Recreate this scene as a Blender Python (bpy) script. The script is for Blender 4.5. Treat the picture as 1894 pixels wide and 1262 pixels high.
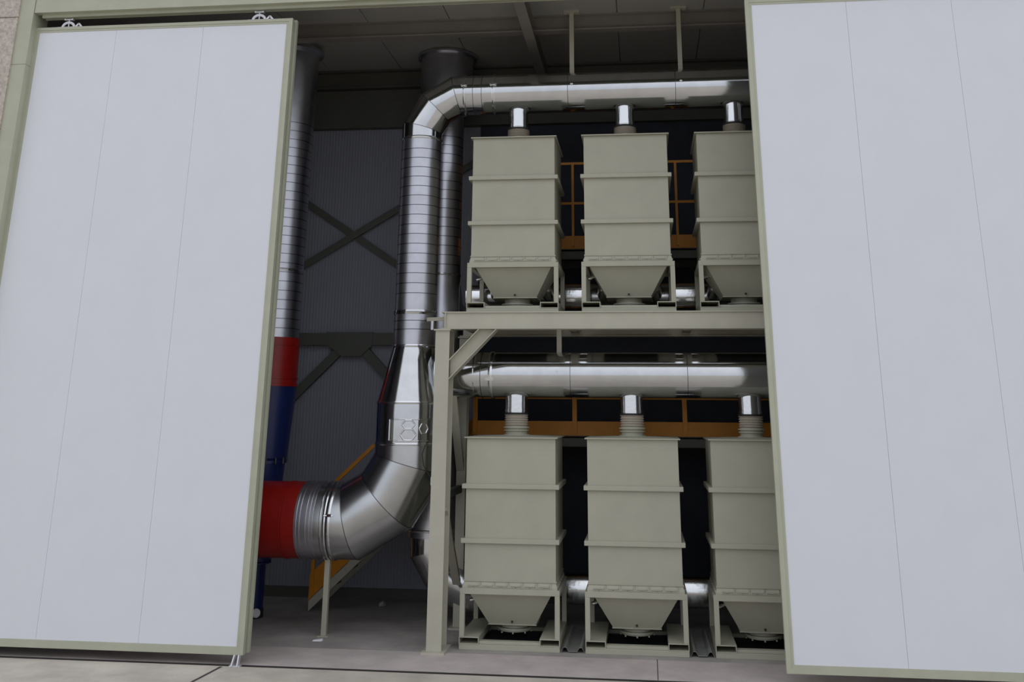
import bpy, math, random
from mathutils import Vector, Matrix
random.seed(7)
for o in list(bpy.data.objects): bpy.data.objects.remove(o)
S = bpy.context.scene
COL = S.collection

# ------------------------------------------------------------------ camera
cam_d = bpy.data.cameras.new('camera'); cam = bpy.data.objects.new('camera', cam_d); COL.objects.link(cam)
cam_d.sensor_fit = 'HORIZONTAL'; cam_d.sensor_width = 36.0
cam_d.lens = 1851.0/1894*36
cam_d.shift_x = (947-962.7)/1894; cam_d.shift_y = (195-631)/1894
cam_d.clip_end = 500
PITCH, YAW, ROLL = .2961, .1197, .0072
Rm = Matrix.Rotation(YAW, 3, 'Z') @ Matrix.Rotation(PITCH, 3, 'X')
r0, f0, u0 = Rm @ Vector((1,0,0)), Rm @ Vector((0,1,0)), Rm @ Vector((0,0,1))
rr = math.cos(ROLL)*r0 + math.sin(ROLL)*u0
uu = -math.sin(ROLL)*r0 + math.cos(ROLL)*u0
M = Matrix((rr, uu, -f0)).transposed().to_4x4()
M.translation = Vector((0, -11.5, 2.393))
cam.matrix_world = M
S.camera = cam

# ------------------------------------------------------------------ light: an overcast sky, brighter overhead
W = bpy.data.worlds.new('world'); S.world = W; W.use_nodes = True
nt = W.node_tree; nt.nodes.clear()
out = nt.nodes.new('ShaderNodeOutputWorld'); bg = nt.nodes.new('ShaderNodeBackground')
tc = nt.nodes.new('ShaderNodeTexCoord'); sx = nt.nodes.new('ShaderNodeSeparateXYZ')
rp = nt.nodes.new('ShaderNodeValToRGB')
rp.color_ramp.elements[0].position = 0.0; rp.color_ramp.elements[0].color = (.68,.72,.80,1)
rp.color_ramp.elements[1].position = 0.8; rp.color_ramp.elements[1].color = (1.0,1.03,1.11,1)
nt.links.new(tc.outputs['Generated'], sx.inputs[0]); nt.links.new(sx.outputs['Z'], rp.inputs[0])
nt.links.new(rp.outputs[0], bg.inputs[0]); nt.links.new(bg.outputs[0], out.inputs[0])
bg.inputs[1].default_value = 1.0
S.view_settings.view_transform = 'Standard'; S.view_settings.look = 'None'
S.view_settings.exposure = 0.0; S.view_settings.gamma = 1.0; S.view_settings.use_curve_mapping = False
S.cycles.max_bounces = 8; S.cycles.glossy_bounces = 6; S.cycles.diffuse_bounces = 5

# ------------------------------------------------------------------ materials
def mat(name, col, rough=.6, metal=0.0, noise=0.0, nscale=3.0, bump=0.0, bscale=20.0, spec=.5, col2=None, wave=None, stretch=None):
    m = bpy.data.materials.new(name); m.use_nodes = True
    n = m.node_tree; b = n.nodes['Principled BSDF']
    b.inputs['Roughness'].default_value = rough; b.inputs['Metallic'].default_value = metal
    b.inputs['Specular IOR Level'].default_value = spec
    b.inputs['Base Color'].default_value = (*col, 1)
    t = n.nodes.new('ShaderNodeTexCoord')
    vec = t.outputs['Object']
    if stretch:
        mp = n.nodes.new('ShaderNodeMapping'); mp.inputs['Scale'].default_value = stretch
        n.links.new(vec, mp.inputs[0]); vec = mp.outputs[0]
    if noise > 0 or col2:
        nz = n.nodes.new('ShaderNodeTexNoise'); nz.inputs['Scale'].default_value = nscale
        nz.inputs['Detail'].default_value = 6; nz.inputs['Roughness'].default_value = .6
        n.links.new(vec, nz.inputs['Vector'])
        c = n.nodes.new('ShaderNodeValToRGB')
        a = col2 if col2 else tuple(max(0, x*(1-noise)) for x in col)
        d = col if col2 else tuple(x*(1+noise) for x in col)
        c.color_ramp.elements[0].position = .35; c.color_ramp.elements[0].color = (*a, 1)
        c.color_ramp.elements[1].position = .65; c.color_ramp.elements[1].color = (*d, 1)
        n.links.new(nz.outputs['Fac'], c.inputs[0]); n.links.new(c.outputs[0], b.inputs['Base Color'])
    h = None
    if wave:
        wv = n.nodes.new('ShaderNodeTexWave'); wv.wave_type = 'BANDS'; wv.bands_direction = 'X'
        wv.inputs['Scale'].default_value = wave; wv.inputs['Distortion'].default_value = 0
        n.links.new(t.outputs['Object'], wv.inputs['Vector']); h = wv.outputs['Fac']
        bp = n.nodes.new('ShaderNodeBump'); bp.inputs['Distance'].default_value = .003; bp.inputs['Strength'].default_value = .8
        n.links.new(h, bp.inputs['Height']); n.links.new(bp.outputs[0], b.inputs['Normal'])
    elif bump > 0:
        nb = n.nodes.new('ShaderNodeTexNoise'); nb.inputs['Scale'].default_value = bscale; nb.inputs['Detail'].default_value = 4
        n.links.new(vec, nb.inputs['Vector'])
        bp = n.nodes.new('ShaderNodeBump'); bp.inputs['Distance'].default_value = bump; bp.inputs['Strength'].default_value = 1
        n.links.new(nb.outputs['Fac'], bp.inputs['Height']); n.links.new(bp.outputs[0], b.inputs['Normal'])
    return m
MT = dict(
 door = mat('white_door_sheet', (.76,.77,.82), .55, noise=.012, nscale=2),
 frame = mat('pebble_grey_aluminium', (.45,.46,.35), .5, noise=.04, nscale=4),
 paint = mat('pebble_grey_paint', (.43,.42,.33), .5, noise=.035, nscale=3),
 steel = mat('grey_structural_steel', (.48,.46,.37), .55, noise=.05, nscale=3),
 dsteel = mat('dark_steel', (.10,.10,.085), .6, noise=.06),
 roofs = mat('roof_steel', (.24,.22,.20), .6, noise=.06),
 ringm = mat('dark_seam_metal', (.16,.16,.18), .3, 1.0),
 navy = mat('navy_gap_shade', (.035,.04,.06), .6, noise=.2, nscale=2),
 zinc = mat('galvanised_sheet', (.63,.64,.65), .12, 1.0, noise=.05, nscale=5, bump=.0012, bscale=4),
 zincd = mat('weathered_galvanised_sheet', (.58,.58,.62), .33, 1.0, noise=.06, nscale=6, bump=.001, bscale=6),
 brushed = mat('brushed_galvanised_sheet', (.56,.57,.58), .25, 1.0, noise=.05, nscale=5, bump=.001, bscale=3),
 chrome = mat('bright_clamp_metal', (.8,.81,.82), .16, 1.0, bump=.001, bscale=25),
 zbolt = mat('zinc_plated_hanger', (.72,.72,.75), .4, .5),
 red = mat('red_paint', (.29,.008,.005), .35, noise=.08, nscale=4),
 blue = mat('dark_blue_paint', (.012,.022,.11), .35, noise=.1, nscale=4),
 orange = mat('orange_paint', (.62,.235,.006), .5, noise=.08, nscale=5),
 beige = mat('beige_flexible_sleeve', (.46,.41,.34), .8, bump=.003, bscale=30),
 dark = mat('black_rubber', (.02,.02,.02), .6),
 brace = mat('grey_green_steel', (.11,.12,.10), .6, noise=.05),
 backwall = mat('ribbed_wall_sheet', (.30,.31,.36), .6, wave=7.0),
 ceil = mat('ceiling_board', (.38,.37,.34), .8, noise=.05, nscale=1.5),
 floorm = mat('floor_concrete_shaded', (.44,.405,.38), .85, col2=(.31,.285,.265), nscale=1.6, bump=.004, bscale=15),
 floor_lit = mat('floor_concrete_lit', (.60,.53,.50), .85, col2=(.47,.415,.39), nscale=2.0, bump=.004, bscale=15),
 apron = mat('apron_concrete', (.60,.545,.465), .9, col2=(.46,.42,.36), nscale=2.2, bump=.004, bscale=25),
 joint = mat('dark_joint', (.05,.045,.04), .9),
 stone = mat('exposed_aggregate', (.62,.55,.48), .9, col2=(.42,.37,.32), nscale=28, bump=.006, bscale=45),
 white = mat('white_plastic', (.85,.85,.83), .5),
 galvd = mat('grey_gutter_sheet', (.36,.37,.34), .45, .5, noise=.15, nscale=6),
)

# ------------------------------------------------------------------ mesh building
class MB:
    def __init__(s): s.v=[]; s.f=[]; s.sm=[]
    def quad(s, *p, smooth=False):
        i=len(s.v); s.v += [tuple(q) for q in p]; s.f.append(tuple(range(i,i+len(p)))); s.sm.append(smooth)
    def box(s, x0,x1,y0,y1,z0,z1):
        return s.hexa([(x0,y0,z0),(x1,y0,z0),(x1,y1,z0),(x0,y1,z0)],[(x0,y0,z1),(x1,y0,z1),(x1,y1,z1),(x0,y1,z1)])
    def hexa(s, a, b):
        i=len(s.v); n=len(a); s.v += [tuple(q) for q in a]+[tuple(q) for q in b]
        s.f.append(tuple(i+k for k in reversed(range(n)))); s.f.append(tuple(i+n+k for k in range(n)))
        for k in range(n): s.f.append((i+k,i+(k+1)%n,i+n+(k+1)%n,i+n+k))
        s.sm += [False]*(n+2); return s
    def bar(s, A, B, w, h, up=(0,0,1)):
        """rectangular bar from A to B, w across, h along up"""
        A=Vector(A);B=Vector(B);d=(B-A).normalized();up=Vector(up)
        x=d.cross(up)
        if x.length<1e-4: x=d.cross(Vector((0,1,0)))
        x.normalize(); y=x.cross(d).normalized()
        q=[(-w/2,-h/2),(w/2,-h/2),(w/2,h/2),(-w/2,h/2)]
        return s.hexa([A+x*a+y*b for a,b in q],[B+x*a+y*b for a,b in q])
    def ibar(s, A, B, w, h, t=.012, up=(0,0,1)):
        """I section: flanges w wide, h deep along up"""
        A=Vector(A);B=Vector(B);d=(B-A).normalized();u=Vector(up); x=d.cross(u).normalized(); y=x.cross(d).normalized()
        for o in (h/2-t/2,-(h/2-t/2)): s.bar(A+y*o,B+y*o,w,t,up)
        return s.bar(A,B,t,h-2*t,up)
    def ring(s, c, u, v, r, n): return [c+u*(r*math.cos(2*math.pi*k/n))+v*(r*math.sin(2*math.pi*k/n)) for k in range(n)]
    def loft(s, R0, R1, smooth=True):
        n=len(R0); i=len(s.v); s.v += [tuple(q) for q in R0]+[tuple(q) for q in R1]
        for k in range(n): s.f.append((i+k,i+(k+1)%n,i+n+(k+1)%n,i+n+k)); s.sm.append(smooth)
    def cap(s, R, flip=False):
        i=len(s.v); s.v += [tuple(q) for q in R]; n=len(R)
        s.f.append(tuple(range(i,i+n)) if not flip else tuple(reversed(range(i,i+n)))); s.sm.append(False)
    def lathe(s, base, axis, prof, n=48, caps=True):
        """prof: list of (distance along axis, radius)"""
        a=Vector(axis).normalized(); base=Vector(base)
        u=a.orthogonal().normalized(); v=a.cross(u)
        rg=[s.ring(base+a*t,u,v,max(r,1e-4),n) for t,r in prof]
        for k in range(len(rg)-1): s.loft(rg[k],rg[k+1])
        if caps: s.cap(rg[0],True); s.cap(rg[-1])
        return s
    def mitre(s, pts, r, n=48, caps=True, nrm0=None):
        """lobster-back tube through pts with cut joints"""
        P=[Vector(p) for p in pts]; m=len(P)
        dirs=[(P[k+1]-P[k]).normalized() for k in range(m-1)]
        pn=None
        for k in range(m-1):
            if k+1<m-1: c=dirs[k].cross(dirs[k+1])
            if c.length>1e-5: pn=c.normalized(); break
        if pn is None: pn=dirs[0].orthogonal().normalized()
        cuts=[dirs[0]]+[(dirs[k]+dirs[k+1]).normalized() for k in range(m-2)]+[dirs[-1]]
        for k in range(m-1):
            d=dirs[k]; u=pn; v=d.cross(u)
            def cut(c,nn):
                o=[]
                for q in range(n):
                    a=2*math.pi*q/n; off=u*(r*math.cos(a))+v*(r*math.sin(a))
                    o.append(c+off-d*(off.dot(nn)/d.dot(nn)))
                return o
            R0=cut(P[k],cuts[k]); R1=cut(P[k+1],cuts[k+1]); s.loft(R0,R1)
            if caps and k==0: s.cap(R0,True)
            if caps and k==m-2: s.cap(R1)
            # raised seam at the cut
            if k<m-2:
                pass
        return s
    def seam(s, c, nn, d, r, w=.012, h=.006, n=48):
        """bead ring lying in the plane through c with normal nn around a tube of direction d"""
        c=Vector(c); d=Vector(d).normalized(); nn=Vector(nn).normalized(); u=d.orthogonal().normalized(); v=d.cross(u)
        def cut(rad,sh):
            o=[]
            for q in range(n):
                a=2*math.pi*q/n; off=u*(rad*math.cos(a))+v*(rad*math.sin(a))
                o.append(c+off-d*(off.dot(nn)/d.dot(nn))+d*sh)
            return o
        a,b,e,f=cut(r-.004,-w/2),cut(r+h,-w/2),cut(r+h,w/2),cut(r-.004,w/2)
        s.loft(a,b,False); s.loft(b,e); s.loft(e,f,False); s.loft(f,a)
        return s
    def build(s, name, m, parent=None, bevel=0):
        me=bpy.data.meshes.new(name); me.from_pydata(s.v,[],s.f); me.validate()
        me.polygons.foreach_set('use_smooth', s.sm[:len(me.polygons)]) if len(me.polygons)==len(s.sm) else None
        me.materials.append(MT[m]); me.update()
        o=bpy.data.objects.new(name,me); COL.objects.link(o)
        if parent: o.parent=parent
        if bevel:
            b=o.modifiers.new('bevel','BEVEL'); b.width=bevel; b.segments=2; b.limit_method='ANGLE'; b.angle_limit=math.radians(50)
        return o
def thing(name, label=None, cat=None, loc=(0,0,0), group=None, kind=None):
    o=bpy.data.objects.new(name,None); COL.objects.link(o); o.location=loc; o.empty_display_size=.1
    tag(o,label,cat,group,kind); return o
def tag(o,label=None,cat=None,group=None,kind=None):
    if label: o['label']=label
    if cat: o['category']=cat
    if group: o['group']=group
    if kind: o['kind']=kind
    return o
def B(*a): return MB().box(*a)

# ------------------------------------------------------------------ the ground and the shell of the hall
tag(B(-60,60,-80,-1.03,-.3,0).build('ground','apron'),'pale concrete apron in front of the hall doors','ground',kind='structure')
tag(B(-9,7,-.95,-.16,-.3,0).build('floor_front_lit','floor_lit'),'front of the concrete floor, coloured paler for the daylight on it','floor',kind='structure')  # one floor in two tones: paler front for daylight, darker inside for shade
fl=tag(B(-9,7,-.16,2.8,-.3,0).build('floor','floorm'),'worn concrete floor inside the hall','floor',kind='structure')
tag(MB().box(-9,7,-1.03,-.95,-.3,-.09).box(-9,7,-.965,-.95,-.09,-.002).build('trim_1','joint'),'dark slot of the door guide across the threshold','floor slot',kind='structure')
m=MB()
m.quad((-4.150,-1.06,.0015),(-4.120,-1.06,.0015),(-4.17,-1.9,.0015),(-4.20,-1.9,.0015))
m.quad((1.9,-1.06,.0015),(1.912,-1.06,.0015),(1.912,-5,.0015),(1.9,-5,.0015))
tag(m.build('trim_2','joint'),'dark joints sawn in the concrete apron','floor joint',kind='structure')
m=MB(); m.quad((.058,-.13,.0015),(.066,-.13,.0015),(.064,-.95,.0015),(.056,-.95,.0015))
tag(m.build('trim_3','joint'),'short joint in the floor before the middle filter unit','floor joint',kind='structure')

WB=2.72
tag(B(-9,7,WB,WB+.12,0,7.6).build('wall_back','backwall'),'ribbed grey sheet wall at the back of the hall','wall',kind='structure')
tag(B(-9,7,WB-.03,WB,0,.13).build('baseboard_back','dsteel'),'dark base strip along the back wall','baseboard',kind='structure')
tag(B(-2.3,7,WB-.02,WB,.13,6.44).build('wall_back_shade','navy'),'dark layer on the back wall, added for the shade behind the filter units','wall shade',kind='structure')  # near-black layer added to give the gaps between the units their shade
tag(B(-9.1,-9,-1.0,WB,0,7.6).build('wall_left','backwall'),'sheet wall at the left end of the hall','wall',kind='structure')
tag(B(7,7.1,-1.0,WB,0,7.6).build('wall_right','backwall'),'sheet wall at the right end of the hall','wall',kind='structure')
# ceiling boards with open seams
m=MB(); xs=[-9+.02]; x=-7.95
m.box(-9.1,7.1,-1.0,WB+.12,7.36,7.5)
x=-9.0
while x<7:
    m.box(x,min(x+1.088,7),-.9,WB,7.33,7.362); x+=1.10
tag(m.build('ceiling','ceil'),'dim board ceiling with thin seams','ceiling',kind='structure')
# stone clad front wall, left of the opening, over it and right of it
m=MB()
zz=[0,1.30,2.69,4.08,5.475,6.865,8.3]
for k in range(6): m.box(-14,-7.325,-1.12,-.9,zz[k]+.006,zz[k+1]-.006)
m.box(-14,-7.33,-1.10,-.88,0,8.3)
tag(m.build('wall_front_left','stone'),'pinkish exposed-aggregate wall left of the door opening','wall',kind='structure')
tag(B(7,14,-1.12,-.9,0,8.3).build('wall_front_right','stone'),'exposed-aggregate wall right of the door opening','wall',kind='structure')
tag(B(-14,14,-1.10,-.9,7.7,8.6).build('wall_front_top','stone'),'exposed-aggregate wall above the door opening','wall',kind='structure')
# steel jamb and lintel
m=MB(); m.box(-7.325,-7.145,-1.10,-.80,0,6.268); m.box(-7.325,-7.145,-1.10,-.80,6.272,7.7); 
tag(m.build('trim_4','frame'),'grey steel jamb at the left of the opening','door jamb',kind='structure')
m=MB(); m.box(-7.14,7,-1.09,-1.0,6.925,7.7); m.box(-7.14,7,-1.0,-.82,7.05,7.7)
tag(m.build('trim_5','frame'),'grey steel lintel over the sliding doors','lintel',kind='structure')
m=MB(); m.box(-7.08,7,-1.02,-1.0,6.885,6.95); m.box(-7.08,7,-.94,-.925,6.885,6.95); m.box(-7.08,7,-1.02,-.925,6.95,7.06)
m.box(-7.08,7,-1.0,-.985,6.885,6.892)
tag(m.build('trim_6','frame'),'grey rail the sliding doors hang from','door track',kind='structure')

# ------------------------------------------------------------------ sliding doors
def sliding_door(name,x0,x1,y,z0,z1,th,seams,label):
    d=thing(name,label,'door',((x0+x1)/2,y,z0),kind='structure')
    L=MB(); cx,cy,cz=(x0+x1)/2,y,z0
    e=[x0+.07]+seams+[x1-.07]
    for a,b in zip(e[:-1],e[1:]): L.box(a+.0012-cx,b-.0012-cx,.012,th-.004,.07,z1-z0-.06)
    L.build('door_panel','door',d)
    F=MB(); W=x0-cx,x1-cx; H=z1-z0
    F.box(W[0],W[0]+.045,0,th,0,H); F.box(W[1]-.045,W[1],0,th,0,H)
    F.box(W[0]+.045,W[1]-.045,0,th,H-.036,H); F.box(W[0]+.045,W[1]-.045,0,th,0,.045)
    # inner lip
    F.box(W[0]+.045,W[0]+.072,.006,th,.045,H-.036); F.box(W[1]-.072,W[1]-.045,.006,th,.045,H-.036)
    F.box(W[0]+.072,W[1]-.072,.006,th,H-.062,H-.036); F.box(W[0]+.072,W[1]-.072,.006,th,.045,.072)
    F.build('door_frame','frame',d)
    return d
def roller(d, x, ztop):
    """roller hanger on the door's top edge, x and z relative to the door"""
    m=MB()
    m.box(x-.055,x+.055,.02,.045,ztop+.095,ztop+.112)
    m.lathe((x-.045,.02,ztop+.103),(0,1,0),[(-.006,.012),(.03,.012)],12); m.lathe((x+.045,.02,ztop+.103),(0,1,0),[(-.006,.012),(.03,.012)],12)
    m.lathe((x,.032,ztop),(0,0,1),[(0,.008),(.1,.008)],12)
    n=14
    for k in range(n):
        a0=math.pi*k/n; a1=math.pi*(k+1)/n
        m.bar((x+.075*math.cos(a0),.03,ztop+.065*math.sin(a0)),(x+.075*math.cos(a1),.03,ztop+.065*math.sin(a1)),.03,.012,(0,1,0))
    m.box(x-.13,x+.18,.015,.05,ztop-.004,ztop+.008)
    m.bar((x+.09,.03,ztop+.006),(x+.13,.03,ztop+.05),.02,.012,(0,1,0)); m.bar((x+.13,.03,ztop+.05),(x+.17,.03,ztop+.006),.02,.012,(0,1,0))
    m.build('roller_hanger','zbolt',d)
d1=sliding_door('door_1',-7.17,-3.95,-1.0,.092,6.765,.06,[-6.122,-5.039],'front white sliding leaf on the left with grey edging')
roller(d1,-6.755+5.56,6.673); roller(d1,-4.372+5.56,6.673)
d2=sliding_door('door_2',-6.98,-3.93,-.905,.095,6.775,.05,[-6.1,-5.02],'rear white sliding leaf behind the left one')
d3=sliding_door('door_3',1.232,5.65,-1.0,.105,6.775,.06,[2.318,3.423,4.53],'white sliding leaf on the right with grey edging')
roller(d3,-1.5,6.67); roller(d3,1.4,6.67)
g=MB(); g.bar((-4.035,-1.05,0),(-4.02,-1.02,.095),.012,.05,(0,1,0)); g.bar((-3.975,-1.05,0),(-3.975,-1.02,.095),.012,.05,(0,1,0)); g.box(-4.06,-3.95,-1.06,-1.0,0,.012)
tag(g.build('floor_guide','zbolt'),'small metal floor guide under the corner of the left sliding door','door guide')

# ------------------------------------------------------------------ roof steel
def sbox(name,a,mt,label,cat): return tag(B(*a).build(name,mt),label,cat,kind='structure')
m=MB().ibar((-9,.66,7.22),(7,.66,7.22),.14,.22,.02)
tag(m.build('ceiling_beam','roofs'),'dim purlin running along the ceiling behind the upper duct','ceiling beam',kind='structure')
m=MB().ibar((-9,2.6,7.18),(7,2.6,7.18),.2,.28,.02)
tag(m.build('ceiling_beam','dsteel'),'dark eaves beam along the top of the back wall','ceiling beam',kind='structure')
m=MB().box(-9,7,2.60,2.72,6.44,7.03)
tag(m.build('ceiling_beam','dsteel'),'rail at the upper edge of the ribbed wall sheets, coloured dark as unlit wall top','ceiling beam',kind='structure')  # dark box also covers the wall top to stand for its shade
m=MB().ibar((-1.33,-.85,7.09),(-1.33,2.6,7.09),.13,.22,.015)
tag(m.build('ceiling_beam','roofs'),'rafter running from the lintel to the back, above the first upper filter unit','ceiling beam',kind='structure')
# bracing on the back wall
t=thing('wall_bracing','grey steel rail with centre plate and two braces on the back wall','wall bracing',(-4.12,WB-.06,3.2))
tb=lambda x,z:(x+4.12,0,z-3.2)
MB().bar(tb(-8,3.345),tb(-2.2,3.345),.09,.17).build('rail','brace',t)
m=MB(); P=[(-4.45,3.44),(-3.76,3.44),(-3.78,3.25),(-3.93,3.11),(-4.22,3.11),(-4.40,3.25)]
m.hexa([(x+4.12,-.06,z-3.2) for x,z in reversed(P)],[(x+4.12,-.05+.01,z-3.2) for x,z in reversed(P)]); m.build('gusset_plate','brace',t)
MB().bar(tb(-4.24,3.2),tb(-6.1,1.35),.08,.12,(0,0,1)).build('brace','brace',t)
MB().bar(tb(-3.90,3.2),tb(-2.4,1.70),.08,.12,(0,0,1)).build('brace','brace',t)
t=thing('cross_bracing','dark crossed flat steel bars high on the back wall','wall bracing',(-4.15,WB-.04,4.85))
m=MB().bar((-2.2,0,1.13+.3),(2.2,0,-1.50+.04),.03,.095); m.build('brace','brace',t)
m=MB().bar((-2.2,-.035,-1.35),(2.2,-.035,1.28),.03,.095); m.build('brace','brace',t)

# ------------------------------------------------------------------ filter units
def filter_unit(loc, s, label, group='filter units'):
    t=thing('filter_unit',label,'filter unit',loc,group)
    Z=lambda z: z*s
    def bx(m,x0,x1,y0,y1,z0,z1): return m.box(x0,x1,y0,y1,Z(z0),Z(z1))
    w=.53
    m=MB(); bx(m,-w,w,0,.06,0,.055); bx(m,-w,w,.94,1.0,0,.055); bx(m,-w,-w+.06,.06,.94,0,.055); bx(m,w-.06,w,.06,.94,0,.055)
    bx(m,-w+.21,w-.21,.012,.10,.055,.085)
    m.build('base_frame','paint',t,.004)
    m=MB(); bx(m,-w+.21,w-.21,.10,.94,.012,.02); m.build('shade_plate','dark',t)  # dark plate added to stand for the shade under the hopper
    for sx in (-1,1):
        a,b=(-w,-w+.21) if sx<0 else (w-.21,w)
        q=MB(); k=.008
        bx(q,a,b,-.004,1.004,.115,.125); bx(q,a,b,-.004,1.004,.055,.062)
        bx(q,a,a+k,-.004,1.004,.062,.115); bx(q,b-k,b,-.004,1.004,.062,.115)
        q.build('fork_pocket','paint',t)
    for sx in (-1,1):
        for y0 in (0,.94):
            q=MB(); bx(q,*((-w,-w+.052) if sx<0 else (w-.052,w)),y0,y0+.06,.125,.53); q.build('leg','paint',t,.003)
    m=MB(); bx(m,-w,w,0,.06,.53,.585); bx(m,-w,w,.94,1.0,.53,.585); bx(m,-w,-w+.06,.06,.94,.53,.585); bx(m,w-.06,w,.06,.94,.53,.585)
    m.build('top_frame','paint',t,.003)
    # hopper
    m=MB(); a=.455; b0,b1=.055,.945; c=.25; d0,d1=.27,.73
    T=[(-a,b0,Z(.56)),(a,b0,Z(.56)),(a,b1,Z(.56)),(-a,b1,Z(.56))]; Bt=[(-c,d0,Z(.205)),(c,d0,Z(.205)),(c,d1,Z(.205)),(-c,d1,Z(.205))]
    m.hexa(Bt,T); m.box(-c-.01,c+.01,d0-.01,d1+.01,Z(.198),Z(.207))
    hp=m.build('hopper','paint',t)
    MB().lathe((0,.262,Z(.235)),(0,-1,-.1),[(0,.012),(.02,.012),(.021,.008),(.04,.008)],12).build('plug','dark',hp)
    MB().lathe((-.47,.30,Z(.425)),(.75,.2,.2),[(0,.022),(.05,.022),(.051,.016),(.16,.016)],12).build('air_nozzle','chrome',hp)
    m=MB().lathe((0,.5,Z(.21)),(0,0,-1),[(0,.15),(.06,.15),(.061,.188),(.078,.188),(.079,.17),(.095,.17)],32)
    for k in range(8):
        an=2*math.pi*k/8; m.lathe((.176*math.cos(an),.5+.176*math.sin(an),Z(.21)-.095),(0,0,-1),[(0,.01),(.014,.01)],6)
    m.build('discharge_outlet','paint',t)
    # flange with clamping strips
    m=MB(); x=.505; y0,y1=-.008+.012,.996
    bx(m,-x,x,y0,y1,.585,.605)
    B0=[(-x,y0,Z(.605)),(x,y0,Z(.605)),(x,y1,Z(.605)),(-x,y1,Z(.605))]; T0=[(-.49,.02,Z(.655)),(.49,.02,Z(.655)),(.49,.98,Z(.655)),(-.49,.98,Z(.655))]
    m.hexa(B0,T0); bx(m,-.498,.498,.010,.99,.655,.668)
    fl=m.build('flange','paint',t)
    m=MB(); n=6; m.box(-.45,.44,-.004,.004,Z(.600),Z(.607))
    for k in range(n):
        xa=-.44+k*.15; m.box(xa,xa+.11,-.006,.012,Z(.612),Z(.622)); m.box(xa+.118,xa+.130,-.002,.02,Z(.607),Z(.65))
        m.box(xa+.05,xa+.062,-.004,.018,Z(.602),Z(.614))
    m.build('clamping_strip','paint',fl)
    for sd in (-1,1):
        m=MB(); a,b=(-.512,-.500) if sd<0 else (.500,.512); m.box(a,b,.05,.94,Z(.600),Z(.607))
        for k in range(n):
            ya=.06+k*.15; m.box(a,b,ya,ya+.11,Z(.607),Z(.622))
        m.build('clamping_strip','paint',fl)
    m=MB(); bx(m,-.49,.49,.015,.985,.66,2.10); m.build('housing','paint',t,.004)
    for z in (1.03,1.578):
        m=MB(); a=.53; q=.022
        bx(m,-a,a,-.022,.03,z,z+.048); bx(m,-a,a,.97,1.022,z,z+.048); bx(m,-a,-.485,.03,.97,z,z+.048); bx(m,.485,a,.03,.97,z,z+.048)
        m.build('stiffening_band','paint',t,.004)
    m=MB(); a=.515; bx(m,-a,a,-.02,1.02,2.10,2.112)
    m.hexa([(-a,-.02,Z(2.112)),(a,-.02,Z(2.112)),(a,1.02,Z(2.112)),(-a,1.02,Z(2.112))],[(-.16,.34,Z(2.126)),(.16,.34,Z(2.126)),(.16,.66,Z(2.126)),(-.16,.66,Z(2.126))])
    m.build('lid','paint',t)
    return t
def outlet(t, zl, zp, sl, pr_=.13):
    """outlet neck on the lid up to the header duct; zl lid top, zp duct centre, relative to the unit"""
    H=zp-.2-zl
    c=(0,.5,zl)
    MB().lathe(c,(0,0,1),[(-.015,.15),(.01,.15),(.011,.125),(.045,.125),(.046,.145),(.058,.145),(.059,.126),(.075,.126),(.076,.148),(.09,.148),(.091,.128),(.1,.128)],40).build('neck_ring','paint',t)
    pr=[(.1,.115)]; n=5; h0=.1; h1=.1+sl
    for k in range(n):
        a=h0+(h1-h0)*k/n; b=h0+(h1-h0)*(k+1)/n
        pr+= [(a+.001,.122),((a+b)/2,.138),(b-.001,.122)]
    MB().lathe(c,(0,0,1),pr,40).build('flexible_sleeve','beige',t)
    MB().lathe(c,(0,0,1),[(h1-.004,.138),(h1+.016,.138)],40).build('hose_clamp','dark',t)
    MB().lathe(c,(0,0,1),[(h1+.012,pr_),(h1+.03,pr_),(h1+.031,pr_+.006),(h1+.043,pr_+.006),(h1+.044,pr_),(H+.12,pr_)],40).build('outlet_pipe','chrome',t)
UX=(-1.463,-.138,1.187)
names_l=('lower grey filter unit standing beside the steel column','lower grey filter unit, the middle one on the floor','lower grey filter unit half hidden behind the right sliding door')
names_u=('upper grey filter unit at the end of the beam, next to the tall duct','upper grey filter unit, the middle one on the beam','upper grey filter unit partly covered by the right sliding door')
ZP0,ZP1=2.79,6.23
ZU=3.455
for k in range(3):
    u=filter_unit((UX[k],0,0),1.0,names_l[k],'filter units on the floor'); outlet(u,2.126,ZP0,.13)
for k in range(3):
    s=.985; u=filter_unit((UX[k],0,ZU),s,names_u[k],'filter units on the beam'); outlet(u,2.126*s,ZP1-ZU,.10,.118)

# ------------------------------------------------------------------ steel stand carrying the upper row
t=thing('steel_stand','grey steel column and beam stand carrying the upper filter units','steel frame',(-2.22,-.12,0))
O=Vector((-2.22,-.12,0))
def L(p): return Vector(p)-O
def lb(m,x0,x1,y0,y1,z0,z1): return m.box(x0-O.x,x1-O.x,y0-O.y,y1-O.y,z0,z1)
def column(x0,x1,y0,y1,z1):
    m=MB(); t_=.014
    lb(m,x0,x1,y0,y0+t_,.02,z1-.015); lb(m,x0,x1,y1-t_,y1,.02,z1-.015); xm=(x0+x1)/2
    lb(m,xm-.006,xm+.006,y0+t_,y1-t_,.02,z1-.015)
    c=m.build('column','steel',t)
    m=MB(); lb(m,x0-.04,x1+.045,y0-.08,y1+.04,0,.02); m.build('base_plate','steel',c)
    m=MB(); lb(m,x0-.018,x1+.012,y0-.02,y1+.02,z1-.015,z1); m.build('cap_plate','steel',c)
column(-2.30,-2.14,-.2,.10,3.262)
column(-2.245,-2.135,1.02,1.18,3.262)
column(3.0,3.16,-.2,.1,3.262)
column(3.0,3.11,1.02,1.18,3.262)
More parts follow.
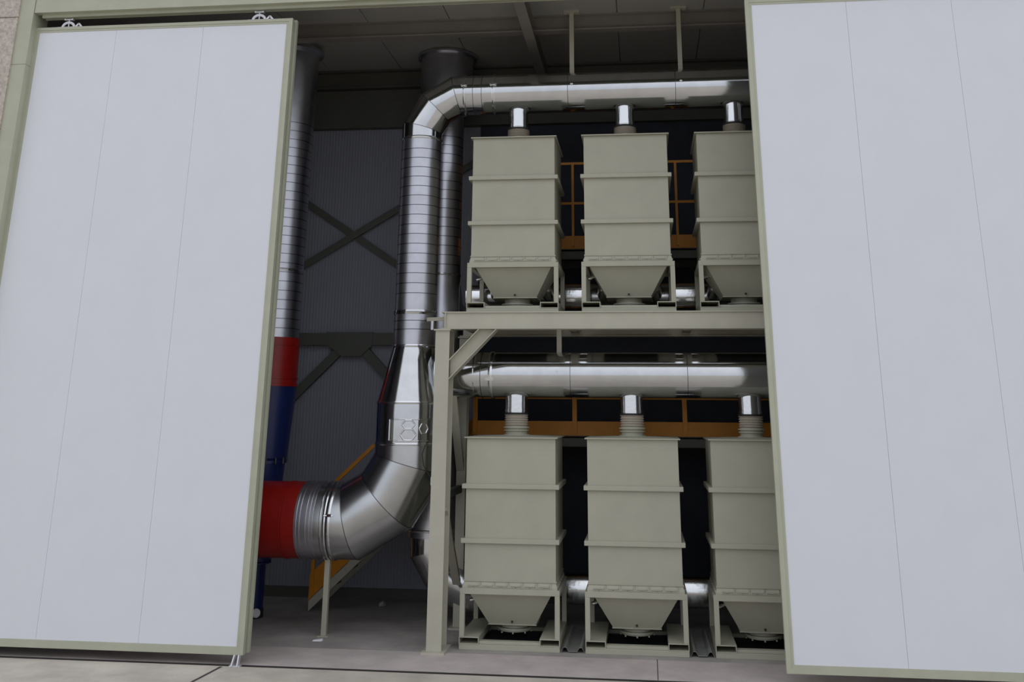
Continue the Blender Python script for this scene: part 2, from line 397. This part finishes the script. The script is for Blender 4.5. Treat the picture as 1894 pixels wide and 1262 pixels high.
for (y0,y1) in ((-.2,-.02),(1.0,1.16)):
    m=MB(); a,b=(-2.24 if y0<0 else -2.24),3.6
    lb(m,a,b,y0,y1,3.264,3.276); lb(m,a,b,y0,y1,3.443,3.455); lb(m,a+.03,b,(y0+.02 if y0<0 else y0+.07),(y0+.03 if y0<0 else y0+.08),3.276,3.443)
    if y0<0: lb(m,-2.20,-2.19,y0,y1,3.276,3.443)
    m.build('beam','steel',t)
for x in (-2.03,-.80,.525,1.85,3.0):
    m=MB(); lb(m,x-.05,x+.05,-.02,1.0,3.30,3.31); lb(m,x-.05,x+.05,-.02,1.0,3.443,3.453); lb(m,x-.004,x+.004,-.02,1.0,3.31,3.443)
    m.build('cross_beam','steel',t)
m=MB(); a=Vector((-2.13,-.13,2.835)); b=Vector((-1.715,-.13,3.262))
d=(b-a).normalized(); nn=Vector((0,1,0)); yv=Vector((-d.z,0,d.x))
def para(m,off0,off1,y0,y1):
    # knee brace strip cut flush with the column and the beam
    P=[]
    for o in (off0,off1):
        s0=(-2.138-(a.x+yv.x*o))/d.x; e0=(3.262-(a.z+yv.z*o))/d.z
        P.append((a+yv*o+d*s0, a+yv*o+d*e0))
    q=[P[0][0],P[0][1],P[1][1],P[1][0]]
    m.hexa([L((p.x,y0,p.z)) for p in q],[L((p.x,y1,p.z)) for p in q])
para(m,-.075,.075,-.125,-.115); para(m,.066,.075,-.2,-.02); para(m,-.075,-.066,-.2,-.02)
m.build('knee_brace','steel',t)
MB().bar(L((-2.2,-.0,3.13)),L((-2.2,1.08,1.66)),.09,.05,(0,0,1)).build('side_brace','steel',t)
MB().bar(L((-2.2,.05,1.36)),L((-2.2,1.08,.38)),.09,.05,(0,0,1)).build('side_brace','steel',t)
m=MB().bar(L((-2.2,.09,1.50)),L((-2.2,1.04,1.50)),.06,.08); m.build('side_rail','brace',t)

# ------------------------------------------------------------------ ducts
def rings(m, base, axis, r, ts, w=.010, h=.006):
    a=Vector(axis).normalized()
    for q in ts: m.seam(Vector(base)+a*q,a,a,r,w,h)
def clamp(parent, c, axis, r, name='clamp_ring', w=.03, mt='chrome', lug=None):
    m=MB(); a=Vector(axis).normalized(); c=Vector(c)
    m.lathe(c-a*w/2,a,[(0,r-.01),(.001,r+.01),(w*.35,r+.014),(w*.5,r+.006),(w*.65,r+.014),(w-.001,r+.01),(w,r-.01)],48,False)
    if lug is not None:
        l=Vector(lug); m.bar(c+l*(r)-a*w,c+l*(r+.02)+a*w,.03,.03,l)
        m.bar(c+l*(r+.015)-a*w*1.3,c+l*(r+.015)+a*w*1.3,.012,.012,l)
    return m.build(name,mt,parent)
# --- main duct
MX,MY=-2.695,.5
t=thing('main_duct','big galvanised duct bending up from the red section, past the column, to the upper header','duct',(MX,MY,0))
def R_(x,y,z): return (x-MX,y-MY,z)
HR=.41; HZ=1.18
m=MB().lathe(R_(-6.2,MY,HZ),(1,0,0),[(0,HR),(2.30,HR)],56)
red=m.build('red_section','red',t)
m=MB(); 
for x in (-4.04,-4.07): m.seam(R_(x,MY,HZ),(1,0,0),(1,0,0),HR,.012,.006,56)
m.build('bead','red',red)
S1,S2,S3=(-3.34,HZ),(-2.94,HZ+.231),(MX,HZ+.231+.40)
m=MB().lathe(R_(-3.9,MY,HZ),(1,0,0),[(0,HR-.003),(.22,HR-.003)],56)
rings(m,R_(-3.9,MY,HZ),(1,0,0),HR,[.02,.06,.13,.17,.21],.014,.008)
m.build('sleeve','zincd',t)
m=MB().mitre([R_(-3.7,MY,HZ),R_(S1[0],MY,S1[1]),R_(S2[0],MY,S2[1]),R_(S3[0],MY,S3[1]),R_(MX,MY,2.02)],HR,56)
le=m.build('lower_elbow','brushed',t); m=MB()
for P,n in ((S1,15),(S2,45),(S3,75)):
    an=math.radians(n); dd=math.radians(n-15)
    m.seam(R_(P[0],MY,P[1]),(math.cos(an),0,math.sin(an)),(math.cos(dd),0,math.sin(dd)),HR,.009,.002,56)
m.build('seam_rings','ringm',le)
clamp(t,R_(-3.505,MY,HZ),(1,0,0),HR,w=.04,lug=(0,-.97,.2)); clamp(t,R_(-3.555,MY,HZ),(1,0,0),HR,w=.035)
MB().lathe(R_(-3.54,MY,HZ),(1,0,0),[(0,HR+.004),(.025,HR+.004)],48,False).build('gasket','dark',t)
clamp(t,R_(-3.6,MY,HZ),(1,0,0),HR,w=.015,mt='zinc')
m=MB().lathe(R_(MX,MY,2.02),(0,0,1),[(0,HR+.001),(.45,HR+.001)],56)
rings(m,R_(MX,MY,2.02),(0,0,1),HR,[.33,.38],.01,.005)
ac=m.build('access_section','zinc',t)
clamp(t,R_(MX,MY,2.02),(0,0,1),HR,w=.03); clamp(t,R_(MX,MY,2.47),(0,0,1),HR,w=.035)
# embossed access hatch wrapped on the duct front
m=MB(); a0,a1=-115,-48; n=14; z0,z1=2.05,2.30
def arc(an,r,z): return (r*math.cos(math.radians(an)),r*math.sin(math.radians(an)),z)
for k in range(n):
    p,q=a0+(a1-a0)*k/n,a0+(a1-a0)*(k+1)/n
    m.hexa([arc(p,HR-.002,z0),arc(p,HR+.014,z0),arc(q,HR+.014,z0),arc(q,HR-.002,z0)],[arc(p,HR-.002,z1),arc(p,HR+.014,z1),arc(q,HR+.014,z1),arc(q,HR-.002,z1)])
ha=m.build('access_hatch','zinc',ac)
m=MB()
def pipe(m,pts,r,n=8):
    for p,q in zip(pts[:-1],pts[1:]):
        p=Vector(p);q=Vector(q); m.lathe(p,q-p,[(0,r),((q-p).length,r)],n)
rr_=HR+.016
def hexl(ca,cz,ra,rz):
    P=[arc(ca+ra*math.cos(math.radians(60*k)),rr_,cz+rz*math.sin(math.radians(60*k))) for k in range(7)]
    pipe(m,P,.009)
hexl(-82,2.235,10,.05); hexl(-82,2.125,12,.065); hexl(-58,2.19,7,.06)
pipe(m,[arc(a0+2,rr_,z0+.012),arc(a0+2,rr_,z1-.012)],.008)
pipe(m,[arc(a0+2+(a1-a0-4)*k/8,rr_,z0+.01) for k in range(9)],.008)
pipe(m,[arc(a0+2+(a1-a0-4)*k/8,rr_,z1-.01) for k in range(9)],.007)
m.build('embossing','chrome',ha)
CR=.25
m=MB().lathe(R_(MX,MY,2.47),(0,0,1),[(0,HR),(.64,CR)],56); m.build('reducer','zinc',t)
m=MB().lathe(R_(MX,MY,3.10),(0,0,1),[(0,CR),(2.54,CR)],48)
rs=m.build('riser','zincd',t)
m=MB(); rings(m,R_(MX,MY,3.10),(0,0,1),CR,[.2,.3,.42]+[.62+.118*k for k in range(16)],.009,.0015); m.build('seam_rings','ringm',rs)
clamp(t,R_(MX,MY,3.11),(0,0,1),CR,w=.03); c=clamp(t,R_(MX,MY,3.50),(0,0,1),CR,w=.05,mt='zinc'); clamp(t,R_(MX,MY,5.64),(0,0,1),CR,w=.035)
m=MB(); m.bar(R_(MX+.24,.1,3.385+.01),R_(-2.18,-.1,3.385),.03,.04); m.bar(R_(MX+.2,.3,3.40),R_(MX+.24,.1,3.395),.03,.04); m.build('stay_bracket','steel',t)
m=MB().lathe(R_(MX+.31,.02,3.27),(0,0,1),[(0,.02),(.1,.02)],10); m.build('anchor_bolt','zbolt',t)
s=.44/1.366
A1=(MX,ZP1-.44); A2=(MX+.5*s,ZP1-.44+.866*s); A3=(MX+.44,ZP1)
m=MB().mitre([R_(MX,MY,5.64),R_(A1[0],MY,A1[1]),R_(A2[0],MY,A2[1]),R_(A3[0],MY,A3[1]),R_(-2.12,MY,ZP1)],CR,48)
le=m.build('upper_elbow','zinc',t); m=MB()
for P,n in ((A1,75),(A2,45),(A3,15)):
    an=math.radians(n); dd=math.radians(n+15)
    m.seam(R_(P[0],MY,P[1]),(math.cos(an),0,math.sin(an)),(math.cos(dd),0,math.sin(dd)),CR,.007,.002)
m.build('seam_rings','ringm',le)
m=MB().lathe(R_(-2.12,MY,ZP1),(1,0,0),[(0,CR),(6.1,CR)],48)
for x in (-.78,.56): m.lathe(R_(x,MY-.245,ZP1+.045),(0,-1,.15),[(0,.02),(.012,.02),(.013,.012),(.02,.012)],12)
rs=m.build('upper_header','zinc',t)
m=MB(); rings(m,R_(0,MY,ZP1),(1,0,0),CR,[-2.02,-1.91,-.83,.49,1.81],.007,.0015); m.build('seam_rings','ringm',rs)
clamp(t,R_(-2.13,MY,ZP1),(1,0,0),CR,w=.03,lug=(0,-.97,.25)); clamp(t,R_(-1.76,MY,ZP1),(1,0,0),CR,w=.035,lug=(0,-.97,.25))
# --- lower header duct
t=thing('header_duct','horizontal galvanised duct running above the lower filter units','duct',(-2.4,MY,ZP0))
m=MB().lathe((-.0,0,0),(1,0,0),[(0,.262),(.45,.262),(.46,.255),(6.4,.255)],48)
m.lathe((2.4-.98,-.25,.04),(0,-1,.1),[(0,.018),(.012,.018),(.013,.01),(.02,.01)],12)
rs=m.build('duct_body','zinc',t)
m=MB(); rings(m,(2.4,0,0),(1,0,0),.26,[-2.07,-1.96,-1.86],.007,.0015); rings(m,(2.4,0,0),(1,0,0),.255,[-.825,.497,1.82],.007,.0015); m.build('seam_rings','ringm',rs)
clamp(t,(2.4-1.745,0,0),(1,0,0),.256,w=.045,lug=(0,-.95,-.2))
# --- rear duct through the ceiling
RX,RY=-2.54,1.22
t=thing('rear_duct','darker galvanised duct rising behind the main duct to a wide collar at the ceiling','duct',(RX,RY,0))
m=MB().lathe((-.16,.83,6.50),(0,0,1),[(0,.38),(.78,.38),(.781,.43),(.81,.43)],48); m.build('roof_collar','zincd',t)
m=MB().mitre([(0,0,5.95),(0,0,6.02),(-.16,.83,6.38),(-.16,.83,6.52)],.25,48); m.build('offset_bend','zincd',t)
m=MB().lathe((0,0,4.04),(0,0,1),[(0,.245),(1.91,.245)],48); rs=m.build('riser','zincd',t)
m=MB(); rings(m,(0,0,4.04),(0,0,1),.245,[.12*k for k in range(1,16)],.009,.0015); m.build('seam_rings','ringm',rs)
clamp(t,(0,0,4.04),(0,0,1),.245,w=.03)
m=MB().lathe((0,0,3.5),(0,0,1),[(0,.30),(.54,.245)],48); m.build('lower_reducer','zincd',t)
m=MB().lathe((0,0,.95),(0,0,1),[(0,.30),(2.55,.30)],48); rings(m,(0,0,.95),(0,0,1),.30,[.08,.2,.32,.44,.56],.01,.006); m.build('lower_riser','zincd',t)
clamp(t,(0,0,1.03),(0,0,1),.30,w=.03)
m=MB().mitre([(0,0,.97),(0,0,.80),(.18,0,.52),(.44,0,.40),(.6,0,.40)],.27,48); m.build('bottom_elbow','zinc',t)
# --- suction headers behind the rows
def rear_header(z,label,x0):
    t=thing('suction_duct',label,'duct',(x0,1.28,z))
    m=MB().lathe((0,0,0),(1,0,0),[(0,.165),(3.2-x0,.165)],40); rings(m,(-x0,0,0),(1,0,0),.165,[-.86,-.80,-.74,.50,.56,1.8],.008,.005); m.build('duct_body','chrome',t)
    for ux in UX:
        for sd in (-.32,.32):
            m=MB().mitre([(ux-x0+sd,-.05,0),(ux-x0+sd,-.30,0),(ux-x0+sd*.95,-.42,.06),(ux-x0+sd*.75,-.48,.16)],.075,24); m.build('branch_pipe','chrome',t)
    return t
rear_header(.42,'shiny duct behind the hoppers of the lower filter units',-1.95)
rear_header(3.77,'shiny duct behind the hoppers of the upper filter units',-2.2)
# --- stack and cone at the left
CX,CY=-4.76,1.30
t=thing('separator_stack','tall separator with ribbed steel pipe, red ring and dark blue cone beside the left door','separator',(CX,CY,0))
m=MB().lathe((0,0,6.4),(0,0,1),[(0,.35),(.72,.355),(.76,.42),(.80,.42)],48); m.lathe((0,0,7.2),(0,0,1),[(0,.3),(.122,.3)],40); m.build('roof_collar','zincd',t)
m=MB().lathe((0,0,3.26),(0,0,1),[(0,.345),(3.14,.345)],48); rs=m.build('ribbed_pipe','zincd',t)
m=MB(); rings(m,(0,0,3.26),(0,0,1),.345,[.118*k for k in range(1,25)],.009,.0015); m.build('seam_rings','ringm',rs)
clamp(t,(0,0,4.12),(0,0,1),.345,w=.03)
m=MB().lathe((0,0,2.665),(0,0,1),[(0,.375),(.03,.375),(.031,.362),(.09,.362),(.091,.372),(.11,.372),(.111,.36),(.50,.36),(.501,.37),(.52,.37),(.521,.36),(.6,.36)],48); m.build('red_ring','red',t)
m=MB().lathe((0,0,1.78),(0,0,1),[(0,.285),(.03,.30),(.885,.362)],48); m.build('cone','blue',t)
m=MB().lathe((0,0,.60),(0,0,1),[(0,.17),(.03,.20),(1.15,.283),(1.151,.30),(1.18,.30)],48); lc=m.build('lower_cone','blue',t)
m=MB()
for k in range(16):
    an=2*math.pi*k/16+.1; m.lathe((.315*math.cos(an),.315*math.sin(an),1.745),(0,0,1),[(0,.010),(.07,.010)],8)
m.build('bolt','zbolt',lc).data.materials[0]=MT['dsteel']
m=MB().lathe((0,0,.10),(0,0,1),[(0,.14),(.50,.14),(.501,.20),(.515,.20)],32); vb=m.build('discharge_valve','blue',t)
m=MB().lathe((.115,-.125,.07),(.3,-1,0),[(0,.05),(.02,.05),(.03,.035)],24); m.build('valve_cap','white',vb)
m=MB(); m.lathe((0,0,0),(0,0,1),[(0,.15),(.1,.15)],24); m.build('foot','dark',t)

# ------------------------------------------------------------------ hangers
def hanger(x,y,z0,z1,label,plate=True):
    t=thing('pipe_hanger',label,'hanger',(x,y,z0),'duct hangers')
    m=MB(); m.box(-.028,.028,-.004,.004,0,z1-z0); m.box(.02,.028,0,.05,0,z1-z0); m.build('hanger_strap','steel',t)
    if plate: B(-.10,.10,-.04,.06,z1-z0-.01,z1-z0+.012).build('top_plate','steel',t)
hanger(-.79,.5,ZP1+.25,7.318,'flat grey strap holding the upper duct left of the middle filter unit')
hanger(.57,.5,ZP1+.25,7.318,'flat grey strap holding the upper duct right of the middle filter unit')
hanger(-.967,.5,ZP0+.255,3.46,'short grey strap holding the lower duct under the beam',False)

# ------------------------------------------------------------------ walkways and stair
def walkway(z, label, rail, pw):
    y=1.55; x0,x1=-2.15,3.4
    t=thing('walkway',label,'walkway',(x0,y,z),'orange walkways')
    def b(x0_,x1_,y0,y1,z0,z1): return B(x0_-x0,x1_-x0,y0-y,y1-y,z0-z,z1-z)
    b(x0,x1,y,y+.01,z,z+.17).build('toe_board','orange',t)
    b(x0,x1,y+.01,2.6,z-.01,z+.02).build('deck','dsteel',t)
    b(x0,x1,y+.02,y+.12,z-.13,z-.03).build('support_beam','dsteel',t)
    b(x0,x1,2.45,2.55,z-.13,z-.03).build('support_beam','dsteel',t)
    for x in (x0+.04,-.86,.495,1.85,3.2): b(x-pw/2,x+pw/2,y-.03,y,z+.03,z+rail).build('post','orange',t)
    for h in ((.45,.92) if rail<1 else (.6,1.14)):
        if h<=rail: b(x0,x1,y-.028,y-.002,z+h-.016,z+h+.016).build('rail','orange',t)
walkway(2.10,'orange walkway with toe board and posts behind the lower filter units',.92,.055)
walkway(4.42,'orange railing and walkway behind the upper filter units',1.14,.032)
t=thing('staircase','orange stair with handrail climbing behind the bend of the main duct','stair',(-4.3,1.72,0))
sl=.93
def st(m,x0,x1,h0,h1,y0,y1,zo=0):
    f=lambda x: .17+(x+4.17)*sl
    q=[(x0,f(x0)+h0),(x1,f(x1)+h0),(x1,f(x1)+h1),(x0,f(x0)+h1)]
    return m.hexa([(x+4.3,y0-1.72,max(z,0)) for x,z in q],[(x+4.3,y1-1.72,max(z,0)) for x,z in q])
st(MB(),-4.19,-2.16,-.02,.27,1.72,1.735).build('side_plate','orange',t)
st(MB(),-4.185,-2.16,-.15,-.03,1.72,1.76).build('stringer','steel',t)
st(MB(),-4.185,-2.16,-.18,.10,2.44,2.46).build('stringer','steel',t)
for k in range(9):
    x=-4.10+k*.215; z=.17+(x+4.17)*sl+.02; B(x+4.3-.11,x+4.3+.11,.02,.72,z-.02,z+.01).build('tread','dsteel',t)
st(MB(),-4.17,-2.16,1.08,1.14,1.70,1.735).build('handrail','orange',t)
st(MB(),-4.17,-2.16,.86,.91,1.705,1.73).build('mid_rail','orange',t)
for x in (-4.15,-3.2,-2.3):
    z=.17+(x+4.17)*sl; B(x+4.3-.02,x+4.3+.02,-.02,.015,z+.0,z+1.1).build('post','orange',t)
# ------------------------------------------------------------------ small things
t=thing('duct_support','thin grey post holding up the big horizontal duct','support post',(-3.575,.42,0))
MB().box(-.028,.028,-.028,.028,.01,HZ-HR+.004).build('post','paint',t); MB().box(-.06,.06,-.06,.06,0,.01).build('foot_plate','paint',t)
for x,lb_ in ((-.8005,'grey folded sheet channel on the floor between the first two filter units'),(.5245,'grey folded sheet channel on the floor right of the middle filter unit')):
    t=thing('floor_channel',lb_,'floor channel',(x,.02,0),'folded sheet channels between the filter units')
    m=MB(); P=[(-.118,.004),(-.095,.05),(-.07,.05),(-.045,.012),(.045,.012),(.07,.05),(.095,.05),(.118,.004)]
    for (xa,za),(xb,zb) in zip(P[:-1],P[1:]):
        m.hexa([(xa,0,za),(xb,0,zb),(xb,0,zb+.004),(xa,0,za+.004)],[(xa,1.15,za),(xb,1.15,zb),(xb,1.15,zb+.004),(xa,1.15,za+.004)])
    m.build('channel_sheet','galvd',t)
t=thing('cable_tag','small white connector hanging on a thin cable between the main duct and the column','cable',(-2.335,.05,1.60))
MB().box(-.02,.02,-.012,.012,0,.085).build('connector','white',t,.004)
m=MB(); P=[(-.10,.03,.42),(-.13,.02,.32),(-.11,.02,.20),(-.04,.01,.10),(0,0,.07)]; pipe(m,P,.005)
m.build('cable','dark',t); m=MB(); P=[(0,0,.0),(.005,0,-.1),(-.01,.1,-.3),(-.02,.2,-.7),(-.02,.2,-1.1)]; pipe(m,P,.005); m.build('cable','dark',t)
m=MB(); P=[(-2.05,.9,5.1),(-2.13,.9,4.7),(-2.17,.9,4.3),(-2.24,.9,3.85),(-2.24,.9,3.6),(-2.24,.9,3.46)]; pipe(m,P,.006)
tag(m.build('hanging_cable','dsteel'),'thin cable dropping beside the first upper filter unit','cable')
m=MB(); m.hexa([(-.05,-.03,0),(.05,-.02,0),(.055,.03,0),(-.04,.025,0)],[(-.04,-.02,.012),(.045,-.018,.006),(.05,.02,.02),(-.03,.02,.008)])
o=m.build('paper_scrap','white'); o.location=(-3.57,.18,0); tag(o,'tiny white scrap of paper on the floor in front of the duct support post','litter')
m=MB()
for (x,y,z,q) in ((0,0,.035,.035),(.02,.01,.03,.03),(-.02,-.01,.028,.028)):
    m.lathe((x,y,0),(0,0,1),[(0,.3*q),(z*.3,q),(z,q*1.1),(z*1.6,q*.8),(z*2,.2*q)],10)
o=m.build('crumpled_bag','galvd'); o.location=(-3.37,2.2,0); tag(o,'small crumpled grey bag on the floor by the back wall','litter')
